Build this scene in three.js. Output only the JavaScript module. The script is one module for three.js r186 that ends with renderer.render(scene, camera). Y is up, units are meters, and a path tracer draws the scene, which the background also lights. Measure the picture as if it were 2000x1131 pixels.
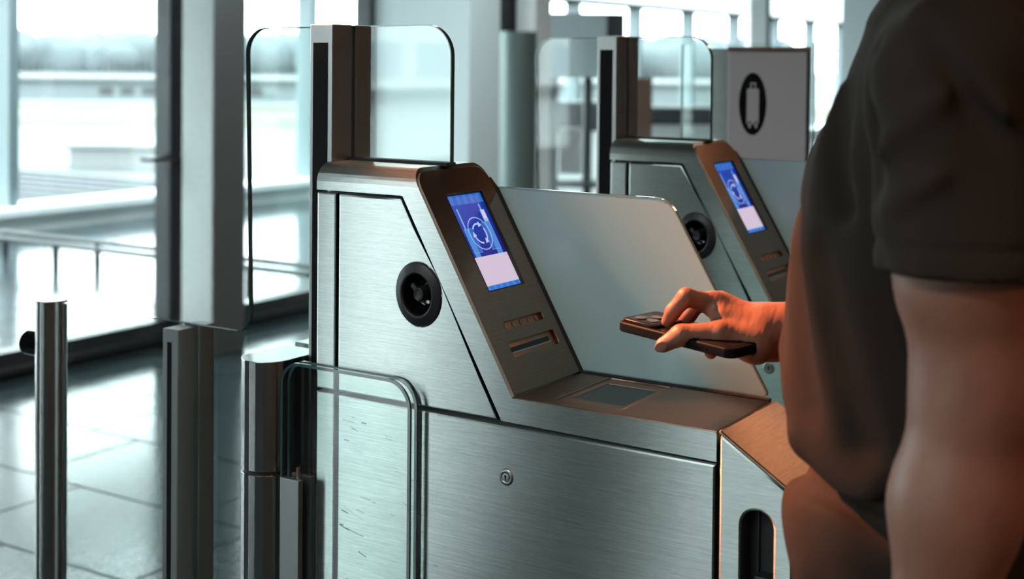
import * as THREE from 'three';
import { RoundedBoxGeometry } from 'three/addons/geometries/RoundedBoxGeometry.js';
import { mergeGeometries, toCreasedNormals, mergeVertices } from 'three/addons/utils/BufferGeometryUtils.js';
import { RectAreaLightUniformsLib } from 'three/addons/lights/RectAreaLightUniformsLib.js';
import { Brush, Evaluator, INTERSECTION, SUBTRACTION } from 'three-bvh-csg';

/* ------------------------------------------------------------------ camera, sky, light, exposure */
const scene = new THREE.Scene();
const W = 2000, H = 1131, FPX = 2658.55, PY = 179.21;
const camera = new THREE.PerspectiveCamera(2 * Math.atan(H / 2 / FPX) * 180 / Math.PI, W / H, 0.05, 2000);
camera.position.set(0.6165, 1.42, 1.392);
camera.rotation.set(-0.0216, 0.5699, 0.0092, 'YXZ');
camera.setViewOffset(W, H, 0, H / 2 - PY, W, H);           // the lens is shifted: upright lines stay upright
camera.focus = 1.7;
camera.userData.fStop = 4.5;
const renderer = new THREE.WebGLRenderer();
renderer.toneMapping = THREE.LinearToneMapping;
renderer.toneMappingExposure = 0.95;
renderer.shadowMap.enabled = true;
RectAreaLightUniformsLib.init();

const SKY = 14;
{ // an even, hazy sky: white at the horizon, a little bluer overhead
  const w = 64, h = 32, d = new Float32Array(w * h * 4);
  for (let y = 0; y < h; y++) for (let x = 0; x < w; x++) {
    const t = Math.max(0, ((y + 0.5) / h - 0.5) * 2), i = (y * w + x) * 4;
    d[i] = SKY * (0.93 - 0.22 * t); d[i + 1] = SKY * (1.0 - 0.12 * t); d[i + 2] = SKY * (1.0 - 0.02 * t); d[i + 3] = 1;
  }
  const t = new THREE.DataTexture(d, w, h, THREE.RGBAFormat, THREE.FloatType);
  t.mapping = THREE.EquirectangularReflectionMapping; t.magFilter = THREE.LinearFilter; t.needsUpdate = true;
  scene.background = t;
}
const COOL = new THREE.Color(0.86, 1.0, 1.0);
const WARM = new THREE.Color(1.0, 0.50, 0.27);
// ceiling lamps: [x, z, width, depth, strength]; built as fittings further down, each with its own light
const LAMPS = [[0.42, -3.9, 0.85, 0.7, 5], [2.2, -1.6, 1.2, 0.6, 9], [2.6, 2.2, 1.2, 0.6, 14], [-2.7, -3.2, 1.4, 0.5, 22, 1], [-2.4, -4.6, 1.4, 0.5, 16, 1], [-0.7, 2.5, 1.8, 0.6, 13, 1]];  // the cool panels are unseen, added to brighten pillars, side panes and sign
const CEIL = 2.95, SPOT = 180;

/* ------------------------------------------------------------------ small tools */
let seed = 7;
const rnd = () => { seed = (seed * 1664525 + 1013904223) >>> 0; return seed / 4294967296; };
const used = new Map();
const numbered = (n) => { const k = used.get(n) || 0; used.set(n, k + 1); return k ? n + '_' + String(k).padStart(3, '0') : n; };
const V3 = (x, y, z) => new THREE.Vector3(x, y, z);
function shadows(m) { m.castShadow = m.receiveShadow = true; return m; }
function part(name, geo, mat, parent, label) {
  const m = shadows(new THREE.Mesh(geo, mat)); m.name = name; parent.add(m);
  if (label) m.userData.label = label;
  return m;
}
function thing(name, label, category, pos = [0, 0, 0], turn = 0, group) {
  const o = new THREE.Group(); o.name = numbered(name); o.position.set(...pos); o.rotation.y = turn;
  Object.assign(o.userData, { label, category }); if (group) o.userData.group = group;
  scene.add(o); return o;
}
function single(name, geo, mat, label, category, group) {
  const m = shadows(new THREE.Mesh(geo, mat)); m.name = numbered(name); Object.assign(m.userData, { label, category });
  if (group) m.userData.group = group;
  scene.add(m); return m;
}
function struct(name, geo, mat) {
  const m = geo ? shadows(new THREE.Mesh(geo, mat)) : new THREE.Group(); m.name = name; m.userData.kind = 'structure'; scene.add(m); return m;
}
// texture coordinates in metres, from the side each face looks to
function boxUV(g) {
  g = g.index ? g.toNonIndexed() : g;
  const p = g.attributes.position, n = p.count, uv = new Float32Array(n * 2), a = V3(), b = V3(), c = V3();
  for (let i = 0; i < n; i += 3) {
    a.fromBufferAttribute(p, i); b.fromBufferAttribute(p, i + 1).sub(a); c.fromBufferAttribute(p, i + 2).sub(a); b.cross(c);
    const x = Math.abs(b.x), y = Math.abs(b.y), z = Math.abs(b.z);
    for (let k = i; k < i + 3; k++) {
      const X = p.getX(k), Y = p.getY(k), Z = p.getZ(k);
      if (z >= x && z >= y) { uv[2 * k] = X; uv[2 * k + 1] = Y; }
      else if (x >= y * 0.5) { uv[2 * k] = Z; uv[2 * k + 1] = Y + X * 0.37; }
      else { uv[2 * k] = X; uv[2 * k + 1] = Z; }
    }
  }
  g.setAttribute('uv', new THREE.BufferAttribute(uv, 2));
  return g;
}
const box = (x0, x1, y0, y1, z0, z1, r = 0.0015) => {
  const w = x1 - x0, h = y1 - y0, d = z1 - z0, rr = Math.min(r, w / 2.1, h / 2.1, d / 2.1);
  const g = rr > 0 ? new RoundedBoxGeometry(w, h, d, 2, rr) : new THREE.BoxGeometry(w, h, d);
  return boxUV(g.translate((x0 + x1) / 2, (y0 + y1) / 2, (z0 + z1) / 2));
};
// a corner is [x, y] or [x, y, radius]
function outline(pts, target = new THREE.Shape()) {
  const n = pts.length;
  for (let i = 0; i < n; i++) {
    const [x, y, r] = pts[i], [px, py] = pts[(i + n - 1) % n], [nx, ny] = pts[(i + 1) % n];
    if (!r) { i ? target.lineTo(x, y) : target.moveTo(x, y); continue; }
    const la = Math.hypot(px - x, py - y), lb = Math.hypot(nx - x, ny - y), ux = (px - x) / la, uy = (py - y) / la, vx = (nx - x) / lb, vy = (ny - y) / lb;
    const half = Math.acos(Math.max(-1, Math.min(1, ux * vx + uy * vy))) / 2, t = r / Math.tan(half), k = (4 / 3) * Math.tan((Math.PI - 2 * half) / 4) * r;
    const ax = x + ux * t, ay = y + uy * t, bx = x + vx * t, by = y + vy * t;
    i ? target.lineTo(ax, ay) : target.moveTo(ax, ay);
    target.bezierCurveTo(ax - ux * k, ay - uy * k, bx - vx * k, by - vy * k, bx, by);
  }
  target.closePath(); return target;
}
const roundRect = (x0, x1, y0, y1, r) => [[x0, y0, r], [x1, y0, r], [x1, y1, r], [x0, y1, r]];
function ext(pts, z0, z1, bev = 0.0012, holes = [], seg = 10) {
  const s = outline(pts);
  for (const h of holes) s.holes.push(outline(h, new THREE.Path()));
  const g = new THREE.ExtrudeGeometry(s, { depth: z1 - z0 - 2 * bev, bevelEnabled: bev > 0, bevelThickness: bev, bevelSize: bev, bevelOffset: -bev, bevelSegments: 2, curveSegments: seg });
  g.translate(0, 0, z0 + bev);
  return boxUV(toCreasedNormals(g, 0.35));
}
const tube = (pts, r, seg = 24, radial = 8) => new THREE.TubeGeometry(new THREE.CatmullRomCurve3(pts.map((p) => V3(...p))), seg, r, radial);
function cyl(r, a, b, radial = 24, r2 = r) {
  const A = V3(...a), B = V3(...b), d = B.clone().sub(A), g = new THREE.CylinderGeometry(r2, r, d.length(), radial);
  g.applyQuaternion(new THREE.Quaternion().setFromUnitVectors(V3(0, 1, 0), d.clone().normalize())).translate((A.x + B.x) / 2, (A.y + B.y) / 2, (A.z + B.z) / 2);
  return g;
}
const merge = (list) => mergeGeometries(list.map((g) => { g = g.index ? g.toNonIndexed() : g; for (const k of Object.keys(g.attributes)) if (!['position', 'normal', 'uv'].includes(k)) g.deleteAttribute(k); return g; }));

/* ------------------------------------------------------------------ materials */
function dataTex(w, h, f, srgb) {
  const d = new Uint8Array(w * h * 4);
  for (let y = 0; y < h; y++) for (let x = 0; x < w; x++) { const c = f(x, y), i = (y * w + x) * 4; for (let k = 0; k < 3; k++) d[i + k] = Math.max(0, Math.min(255, Math.round((c.length ? c[k] : c) * 255))); d[i + 3] = 255; }
  const t = new THREE.DataTexture(d, w, h); t.wrapS = t.wrapT = THREE.RepeatWrapping; t.magFilter = THREE.LinearFilter; t.minFilter = THREE.LinearMipmapLinearFilter; t.generateMipmaps = true;
  if (srgb) t.colorSpace = THREE.SRGBColorSpace; t.needsUpdate = true; return t;
}
// brushed grain: short streaks along u; 512 texels to 0.2 m
const GR = 512, grain = new Float32Array(GR * GR);
{
  for (let pass = 0; pass < 3; pass++) {
    const len = [24, 70, 150][pass], amp = [0.10, 0.12, 0.10][pass];
    for (let y = 0; y < GR; y++) {
      let x = 0;
      while (x < GR) { const l = Math.max(6, Math.floor(len * (0.4 + 1.2 * rnd()))), a = (rnd() - 0.5) * 2 * amp; for (let k = x; k < Math.min(GR, x + l); k++) grain[y * GR + k] += a; x += l; }
    }
  }
}
const grainRough = dataTex(GR, GR, (x, y) => 0.68 + grain[y * GR + x] * 0.07);
const grainTint = dataTex(GR, GR, (x, y) => 0.88 + grain[y * GR + x] * 0.30, true);
for (const t of [grainRough, grainTint]) t.repeat.set(5, 5);
const noise = (() => { // tileable value noise
  const N = 64, v = new Float32Array(N * N).map(() => rnd());
  return (x, y) => { const xi = Math.floor(x), yi = Math.floor(y), fx = x - xi, fy = y - yi, s = fx * fx * (3 - 2 * fx), t = fy * fy * (3 - 2 * fy), g = (a, b) => v[((b % N + N) % N) * N + ((a % N) + N) % N];
    return (g(xi, yi) * (1 - s) + g(xi + 1, yi) * s) * (1 - t) + (g(xi, yi + 1) * (1 - s) + g(xi + 1, yi + 1) * s) * t; };
})();
const P = (o) => new THREE.MeshPhysicalMaterial(o), S = (o) => new THREE.MeshStandardMaterial(o);
const lin = (r, g, b) => new THREE.Color().setRGB(r, g, b);
const steelBase = { metalness: 1, map: grainTint, roughnessMap: grainRough, anisotropy: 1, anisotropyRotation: Math.PI / 2 };
const M = {
  steel: P({ ...steelBase, color: lin(0.64, 0.705, 0.68), roughness: 0.42 }),
  plate: P({ ...steelBase, color: lin(0.375, 0.262, 0.2), roughness: 0.5 }),      // steel terminal faces, the warm hall reflection tinted into the colour
  tubeSteel: P({ metalness: 1, color: lin(0.47, 0.475, 0.47), roughness: 0.22, roughnessMap: null, anisotropy: 0.5, anisotropyRotation: Math.PI / 2 }),
  barSteel: P({ metalness: 1, color: lin(0.36, 0.365, 0.365), roughness: 0.33 }),
  lockSteel: P({ metalness: 1, color: lin(0.34, 0.34, 0.34), roughness: 0.34 }),
  core: S({ color: lin(0.012, 0.012, 0.013), roughness: 0.6 }),
  blackPlastic: S({ color: lin(0.016, 0.018, 0.022), roughness: 0.42 }),
  sensor: P({ color: lin(0.004, 0.003, 0.004), roughness: 0.5, specularIntensity: 0.25 }),
  blackGloss: P({ color: lin(0.004, 0.004, 0.005), roughness: 0.12 }),
  rubber: S({ color: lin(0.014, 0.013, 0.013), roughness: 0.7 }),
  glass: P({ color: lin(0.95, 0.985, 0.975), transmission: 1, thickness: 0, roughness: 0, ior: 1.5 }),
  window: P({ color: lin(0.965, 0.99, 0.988), transmission: 1, thickness: 0, roughness: 0, ior: 1.45 }),
  edge: P({ color: lin(0.03, 0.075, 0.08), roughness: 0.08, clearcoat: 1, clearcoatRoughness: 0.03 }),
  edgePale: P({ color: lin(0.30, 0.42, 0.42), roughness: 0.1, clearcoat: 1 }),
  satin: P({ color: lin(0.42, 0.60, 0.60), roughness: 0.55, specularIntensity: 0.5, clearcoat: 0.5, clearcoatRoughness: 0.03 }),
  reader: P({ color: lin(0.045, 0.055, 0.053), roughness: 0.3, specularIntensity: 0.6 }),
  copper: P({ metalness: 1, color: lin(0.44, 0.25, 0.175), roughness: 0.42 }),
  frame: S({ color: lin(0.035, 0.037, 0.04), roughness: 0.40, metalness: 0.3 }),
  greyPaint: S({ color: lin(0.60, 0.69, 0.71), roughness: 0.7 }),
  darkPaint: S({ color: lin(0.045, 0.05, 0.056), roughness: 0.6 }),
  whitePaint: S({ color: lin(0.84, 0.86, 0.85), roughness: 0.6 }),
  greyMid: S({ color: lin(0.46, 0.53, 0.56), roughness: 0.6 }),
  pier: S({ color: lin(0.16, 0.17, 0.17), roughness: 0.5 }),
  brown: S({ color: lin(0.17, 0.085, 0.06), roughness: 0.6 }),
  warmWall: S({ color: lin(0.115, 0.07, 0.052), roughness: 0.7 }),
  ceiling: S({ color: lin(0.13, 0.085, 0.062), roughness: 0.8 }),
  lampGlow: S({ color: lin(0.8, 0.7, 0.6), emissive: WARM, emissiveIntensity: 5 }),
  coolGlow: S({ color: lin(0.7, 0.75, 0.75), emissive: COOL, emissiveIntensity: 3 }),
  concrete: S({ color: lin(0.083, 0.087, 0.088), roughness: 0.9 }),
  grass: S({ color: lin(0.046, 0.053, 0.024), roughness: 1 }),
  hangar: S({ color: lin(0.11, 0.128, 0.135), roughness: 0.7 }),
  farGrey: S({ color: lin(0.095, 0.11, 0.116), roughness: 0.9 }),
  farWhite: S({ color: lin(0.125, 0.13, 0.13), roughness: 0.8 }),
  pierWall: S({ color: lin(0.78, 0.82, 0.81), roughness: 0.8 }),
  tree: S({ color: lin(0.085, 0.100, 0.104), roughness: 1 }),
};

/* ------------------------------------------------------------------ the setting */
// floor: dark slate tiles in running bond over a bed of dark grout
{
  const fl = struct('floor', merge([box(-8.9, 5.0, -0.14, -0.0035, -29, 1.7, 0), box(-4.6, 5.0, -0.14, -0.0035, 1.7, 20, 0)]), S({ color: lin(0.012, 0.016, 0.018), roughness: 0.5 }));
  const speck = (s) => dataTex(256, 256, (x, y) => { const n = 0.55 * noise(x / 4 + s, y / 4) + 0.3 * noise(x / 17, y / 17 + s) + 0.15 * rnd(); return [0.15 + 0.09 * n, 0.19 + 0.09 * n, 0.20 + 0.09 * n]; }, true);
  const mats = [0, 1, 2].map((s) => P({ map: speck(s * 13), roughness: 0.16, ior: 1.5, specularIntensity: 0.34 }));
  const TX = 0.777, TZ = 0.485, J = 0.009, geo = box(J / 2, TX - J / 2, -0.012, 0, J / 2, TZ - J / 2, 0.0016);
  const rest = [];
  for (let k = -57; k < 44; k++) for (let i = -8; i < 9; i++) {
    const z = -1.62 + k * TZ, x = -3.0 + 0.257 * (((k % 3) + 3) % 3) + i * TX;
    if (x + TX < -8.8 || x > 4.9 || z < -28.9 || z > 19.4 || (z > 1.2 && x < -4.5)) continue;
    const near = x > -7.3 && x < 0.2 && z > -4.6 && z < 1.0;
    if (near) { const m = part('floor_tile', geo, mats[Math.floor(rnd() * 3)], fl); m.position.set(x, 0, z); } else rest.push([x, z]);
  }
  const im = new THREE.InstancedMesh(geo, mats[1], rest.length), mt = new THREE.Matrix4();
  rest.forEach(([x, z], i) => im.setMatrixAt(i, mt.makeTranslation(x, 0, z)));
  im.name = 'far_floor_tiles'; im.userData.kind = 'stuff'; im.receiveShadow = true; fl.add(im);
}
struct('ceiling', merge([box(-6.6, 5.2, CEIL, CEIL + 0.2, -29.2, 1.7, 0), box(-4.7, 5.2, CEIL, CEIL + 0.2, 1.7, 20.2, 0)]), M.ceiling);
{ // the corridor along the facade has a glazed roof between white beams
  let n = 70;
  for (let z = 1.7; z > -29.2; z -= 1.88) { const w = struct('window_' + (n++)), x1 = -6.6, hb = 0.12; part('beam', box(-9.1, x1, CEIL - 0.02, CEIL + 0.2, z - hb, z + hb, 0.004), M.whitePaint, w); part('pane', box(-9.1, x1, CEIL + 0.09, CEIL + 0.1, Math.max(z - 1.88 + hb, -29.2), z - hb, 0), M.window, w); }
}
struct('ceiling_far', box(-6.6, -3.0, CEIL - 0.05, CEIL, -29, -6.2, 0), M.whitePaint);
struct('wall_right', box(5.0, 5.2, -0.1, CEIL, -29, 20, 0), M.warmWall);
struct('wall_far', box(-9.1, 5.2, -0.1, CEIL, -29.2, -29, 0), M.warmWall);
struct('wall_back', box(-2.4, 5.2, -0.1, CEIL, 20, 20.2, 0), M.warmWall);
struct('wall_corner', box(-4.7, -2.4, -0.1, CEIL, 20, 20.2, 0), M.greyPaint);
struct('wall_end', box(-9.1, -4.45, -0.1, CEIL, 1.62, 1.78, 0), M.whitePaint);
// outer facade: white curb below, bulkhead above, panes between mullions
struct('trim_1', merge([box(-9.1, -8.72, -0.1, 0.135, -29, 1.65, 0.003), box(-9.1, -8.66, 0.135, 0.2, -29, 1.65, 0.004)]), M.whitePaint);
struct('wall_left', box(-9.1, -8.7, 2.3, CEIL, -29, 1.65, 0), M.whitePaint);
{
  let n = 0;
  for (let z = 1.63; z > -29; z -= 1.846) {
    const z0 = Math.max(z - 1.846, -29), w = struct('window_' + (++n));
    part('mullion', box(-8.98, -8.78, 0.2, 2.3, z - 0.05, z + 0.05, 0.003), S({ color: lin(0.14, 0.18, 0.19), roughness: 0.5 }), w);
    part('pane', box(-8.905, -8.899, 0.2, 2.3, z0 + 0.05, z - 0.05, 0), M.window, w);
    part('transom', box(-8.93, -8.86, 2.24, 2.3, z0 + 0.05, z - 0.05, 0.002), M.frame, w);
  }
}
// inner glazed screen with a door, between the hall and the corridor along the facade
{
  const X = -4.5, edges = [-5.0, -3.43, -1.75, -0.1, 1.55];
  edges.forEach((z, i) => {
    const w = struct(i === 1 ? 'door_1' : 'window_' + (60 + i));
    part('jamb', box(X - 0.06, X + 0.05, 0.0, CEIL, z - 0.055, z + 0.055, 0.003), M.frame, w);
    if (i + 1 < edges.length) {
      const z1 = edges[i + 1];
      part('bottom_rail', merge([box(X - 0.05, X + 0.05, 0.0, 0.125, z + 0.055, z1 - 0.055, 0.004), box(X - 0.03, X + 0.075, 0.03, 0.06, z + 0.055, z1 - 0.055, 0.004)]), M.frame, w);
      part('pane', box(X - 0.005, X + 0.001, 0.125, CEIL - 0.1, z + 0.055, z1 - 0.055, 0), M.window, w);
      part('top_rail', box(X - 0.05, X + 0.05, CEIL - 0.1, CEIL, z + 0.055, z1 - 0.055, 0.004), M.frame, w);
    }
    if (i === 1) {
      part('handle', merge([box(X + 0.06, X + 0.085, 0.925, 0.95, -3.55, -3.28, 0.008), cyl(0.012, [X + 0.03, 0.938, -3.43], [X + 0.075, 0.938, -3.43]), box(X + 0.07, X + 0.16, 0.925, 0.945, -3.30, -3.16, 0.008)]), M.blackPlastic, w, 'black lever handle');
    }
  });
}
// steel-clad columns
struct('column_1', box(-4.27, -4.06, 0, CEIL, -3.5, -3.28, 0.006), P({ ...steelBase, metalness: 0.75, color: lin(0.34, 0.35, 0.35), roughness: 0.55 }));
struct('wall_side', box(-4.6, -4.4, -0.1, CEIL, 1.78, 4.4, 0.004), M.darkPaint);
struct('wall_parapet', box(-4.6, -4.4, -0.1, 0.06, 4.4, 20, 0.004), M.darkPaint);
struct('wall_bulkhead', merge([box(-4.6, -4.42, 2.35, CEIL, 4.4, 6.4, 0.004), box(-4.6, -4.42, 2.85, CEIL, 6.4, 20, 0.004)]), M.whitePaint);
{ // nearer the viewer the facade steps in: floor-high panes
  let n = 100;
  for (let z = 4.44; z < 19.9; z += 1.5) {
    const w = struct('window_' + (n++)), z1 = Math.min(z + 1.5, 20);
    const hm = z > 6.4 ? 0.04 : 0.13, top = z > 6.3 ? 2.85 : 2.35; part('mullion', box(-4.56, -4.42, 0.06, top, z - hm, z + hm, 0.003), M.pier, w);
    part('pane', box(-4.503, -4.497, 0.06, top, z + hm, z1 - hm, 0), M.window, w);
  }
}
struct('column_2', box(-4.42, -3.6, 0, CEIL, 6.3, 7.9, 0.006), M.core);
struct('column_3', box(-4.42, -4.1, 0, CEIL, 11.0, 11.4, 0.006), M.darkPaint);
struct('pillar_1', box(-4.48, -3.77, 0, CEIL, -5.32, -5.0, 0.004), M.greyPaint);
struct('pillar_2', merge([box(-4.40, -4.23, 0, 2.0, -6.4, -6.0, 0.004), box(-4.40, -4.06, 2.0, CEIL, -6.4, -6.0, 0.004)]), M.darkPaint);
struct('pillar_3', boxUV(new THREE.CylinderGeometry(0.13, 0.13, 1.62, 40).translate(-4.16, 0.81, -6.12)), P({ color: lin(0.16, 0.21, 0.20), roughness: 0.3, metalness: 0.4 }));
struct('pillar_4', box(-4.19, -4.04, 0, CEIL, -6.35, -6.15, 0.004), M.whitePaint);
struct('pillar_5', box(-3.46, -2.6, 0, CEIL, -11.0, -10.4, 0.004), M.greyPaint);

/* ------------------------------------------------------------------ outside: the apron, seen far below and bright */
{
  const YG = -3.5, yaw = 0.5699;
  const far = (name, d0, d1, s0, s1, y0, y1, mat, r = 0) => { // slab between two distances, its sides along the view
    const g = box(s0, s1, y0, y1, -d1, -d0, r), m = shadows(new THREE.Mesh(g, mat)); m.name = name; m.position.set(0.6, 0, 1.4); m.rotation.y = yaw; scene.add(m); return m;
  };
  const st = (m) => { m.userData.kind = 'structure'; return m; }, tg = (m, label, category) => { Object.assign(m.userData, { label, category }); return m; };
  const ap = struct('apron', box(-900, -9.2, YG - 0.3, YG, -900, 900, 0), M.concrete);
  for (const [i, a, b] of [[1, 98, 116], [2, 128, 150]]) { const m = far('grass_strip_' + i, a, b, -160, 160, YG - 0.02, YG + 0.05, M.grass); m.userData.kind = 'stuff'; m.userData.label = i === 1 ? 'pale green grass strip nearer the terminal' : 'pale green grass strip before the far buildings'; }
  const hg = thing('airfield_building', 'long low white building with dark openings beyond the grass', 'building', [0.6, 0, 1.4], yaw);
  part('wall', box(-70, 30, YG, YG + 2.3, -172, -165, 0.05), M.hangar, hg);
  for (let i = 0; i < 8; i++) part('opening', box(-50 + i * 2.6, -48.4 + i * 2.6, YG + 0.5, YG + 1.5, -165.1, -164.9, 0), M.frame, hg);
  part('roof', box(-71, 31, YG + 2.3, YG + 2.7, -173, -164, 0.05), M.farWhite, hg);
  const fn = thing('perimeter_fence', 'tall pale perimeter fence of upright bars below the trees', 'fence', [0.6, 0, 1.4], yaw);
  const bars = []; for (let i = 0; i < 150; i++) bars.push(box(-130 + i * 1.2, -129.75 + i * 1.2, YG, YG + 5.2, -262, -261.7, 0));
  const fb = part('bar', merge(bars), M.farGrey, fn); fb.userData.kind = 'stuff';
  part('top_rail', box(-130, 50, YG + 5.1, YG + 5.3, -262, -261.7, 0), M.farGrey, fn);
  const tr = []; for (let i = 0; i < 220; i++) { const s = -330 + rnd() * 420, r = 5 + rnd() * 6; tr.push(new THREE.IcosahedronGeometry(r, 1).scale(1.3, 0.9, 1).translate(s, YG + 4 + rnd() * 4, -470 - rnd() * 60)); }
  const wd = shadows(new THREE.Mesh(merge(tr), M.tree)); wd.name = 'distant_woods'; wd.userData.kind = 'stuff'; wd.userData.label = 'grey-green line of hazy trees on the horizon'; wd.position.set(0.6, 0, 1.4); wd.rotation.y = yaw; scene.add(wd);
  const bl = thing('service_building', 'low white service building with a flat parapet below the window', 'building', [0.6, 0, 1.4], yaw);
  part('wall', box(-19.5, -14.0, YG, YG + 0.95, -66, -60, 0.04), M.farWhite, bl);
  part('parapet', box(-19.7, -13.8, YG + 0.95, YG + 1.15, -66.2, -59.8, 0.04), M.farWhite, bl);
  const pr = thing('pier_building', 'long pale terminal pier with a grey window band, mirrored in the glass screens', 'building');
  part('wall', box(-46, -40, YG, 4.4, 22, 130, 0.05), M.pierWall, pr);
  for (let i = 0; i < 18; i++) part('window_band', box(-40.02, -39.95, 0.6, 2.4, 24 + i * 5.8, 28.6 + i * 5.8, 0), M.greyMid, pr);
  part('ledge', box(-40, -39.2, -0.4, 0.1, 22, 130, 0.02), M.farWhite, pr);
  const cr = struct('canopy_roof', box(-34, -9.4, -2.0, -1.85, -24, 4, 0), S({ color: lin(0.085, 0.088, 0.09), roughness: 0.8 }));
  for (let i = 0; i < 30; i++) part('roof_rib', box(-34, -9.4, -1.85, -1.74, -23.6 + i * 0.9, -23.35 + i * 0.9, 0.01), S({ color: lin(0.055, 0.060, 0.063), roughness: 0.8 }), cr);
  for (const [s, c] of [[-15.2, lin(0.16, 0.075, 0.03)], [-11.2, lin(0.03, 0.035, 0.04)], [-2.0, lin(0.17, 0.12, 0.03)]]) {
    const m = tg(far('taxiway_marker', 108, 108.6, s, s + 1.4, YG + 0.05, YG + 0.6, S({ color: c, roughness: 0.7 })), c.r > 0.1 ? (c.g > 0.1 ? 'small yellow marker board on the grass by the window frame' : 'small orange marker board on the grass outside') : 'small black marker board on the grass outside', 'marker');
    m.name = numbered('taxiway_marker');
  }
}
// low double rail on short posts in the corridor
{
  const r = thing('bumper_rail', 'low double steel bumper rail on short posts beyond the glazed screen', 'rail');
  const y = 0.175;
  part('rail_tube', tube([[-7.6, y, -4.585], [-6.6, y, -4.6], [-4.62, y, -4.62]], 0.019), M.frame, r);
  part('rail_tube', tube([[-7.7, y, -4.815], [-6.6, y, -4.83], [-4.62, y, -4.86]], 0.019), M.frame, r);
  for (const [x, z] of [[-6.83, -4.6], [-7.62, -4.6], [-5.1, -4.62]]) part('post', cyl(0.022, [x, 0, z], [x, y, z]), M.frame, r);
  for (const [x, z] of [[-6.69, -4.83], [-7.66, -4.83]]) part('post', cyl(0.022, [x, 0, z], [x, y, z]), M.frame, r);
}

/* ------------------------------------------------------------------ far end of the hall, out of focus */
{
  const yaw = 0.5699, at = (u, d) => { const s = (u - 1000) / FPX * d; return [0.6165 + 0.842 * s - 0.5396 * d, 1.392 - 0.5396 * s - 0.842 * d]; };
  const b = (o, name, x0, x1, y0, y1, z0, z1, mat, r = 0.004) => part(name, box(x0, x1, y0, y1, z0, z1, r), mat, o);
  { const [x, z] = at(1140, 12), o = thing('information_booth', 'grey overhead booth box on dark posts behind the second gate', 'booth', [x, 0, z], yaw);
    b(o, 'canopy_box', -0.36, 0.20, 1.29, 1.86, -0.5, 0, M.greyMid); b(o, 'side_box', 0.20, 0.36, 1.29, 1.86, -0.45, -0.02, M.darkPaint);
    b(o, 'post', -0.36, -0.22, 0, 1.29, -0.3, -0.05, M.darkPaint); b(o, 'post', 0.01, 0.08, 0, 1.29, -0.3, -0.05, M.darkPaint);
    b(o, 'counter', -0.22, 0.36, 0.32, 0.36, -0.4, 0.05, M.darkPaint); b(o, 'panel', -0.20, 0.0, 0.42, 0.84, -0.28, -0.22, M.whitePaint); }
  { const [x, z] = at(1486, 15), m = struct('pillar_6', box(-0.13, 0.06, 0, CEIL, -0.25, 0, 0.004), M.whitePaint), d = part('edge_strip', box(0.06, 0.10, 0, CEIL, -0.25, 0.01, 0.002), M.frame, m); m.position.set(x, 0, z); m.rotation.y = yaw; }
  { const [x, z] = at(1250, 11), o = thing('locker', 'reddish brown upright locker behind the second glass screen', 'locker', [x, 0, z], yaw);
    b(o, 'cabinet', -0.10, 0.10, 0, 1.305, -0.3, 0, M.brown); b(o, 'door', -0.088, 0.088, 0.06, 1.26, 0, 0.02, M.brown); }
  { const [x, z] = at(1340, 13), o = thing('bench', 'dark upholstered bench with white base in the far waiting area', 'bench', [x, 0, z], yaw);
    b(o, 'seat', -0.55, 0.75, 0.84, 1.0, -0.6, 0, M.darkPaint, 0.03); b(o, 'base', -0.5, 0.7, 0, 0.84, -0.55, -0.04, M.whitePaint); }
  { const [x, z] = at(1115, 14), o = thing('bench', 'dark bench with pale base seen below the overhead booth', 'bench', [x, 0, z], yaw);
    b(o, 'seat', -0.5, 0.42, 0.72, 1.02, -0.6, 0, M.darkPaint, 0.03); b(o, 'base', -0.48, 0.4, 0, 0.72, -0.55, -0.04, M.whitePaint); }
}

/* ------------------------------------------------------------------ gates */
const K0 = V3(-0.268, 1.0117, 0), KU = V3(-0.5024, 0.8646, 0), KN = V3(0.8646, 0.5024, 0);
const faceMatrix = new THREE.Matrix4().makeBasis(V3(0, 0, -1), KU, KN).setPosition(K0);   // (across, up, out) on the sloped face
const onFace = (g) => g.applyMatrix4(faceMatrix);

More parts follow.
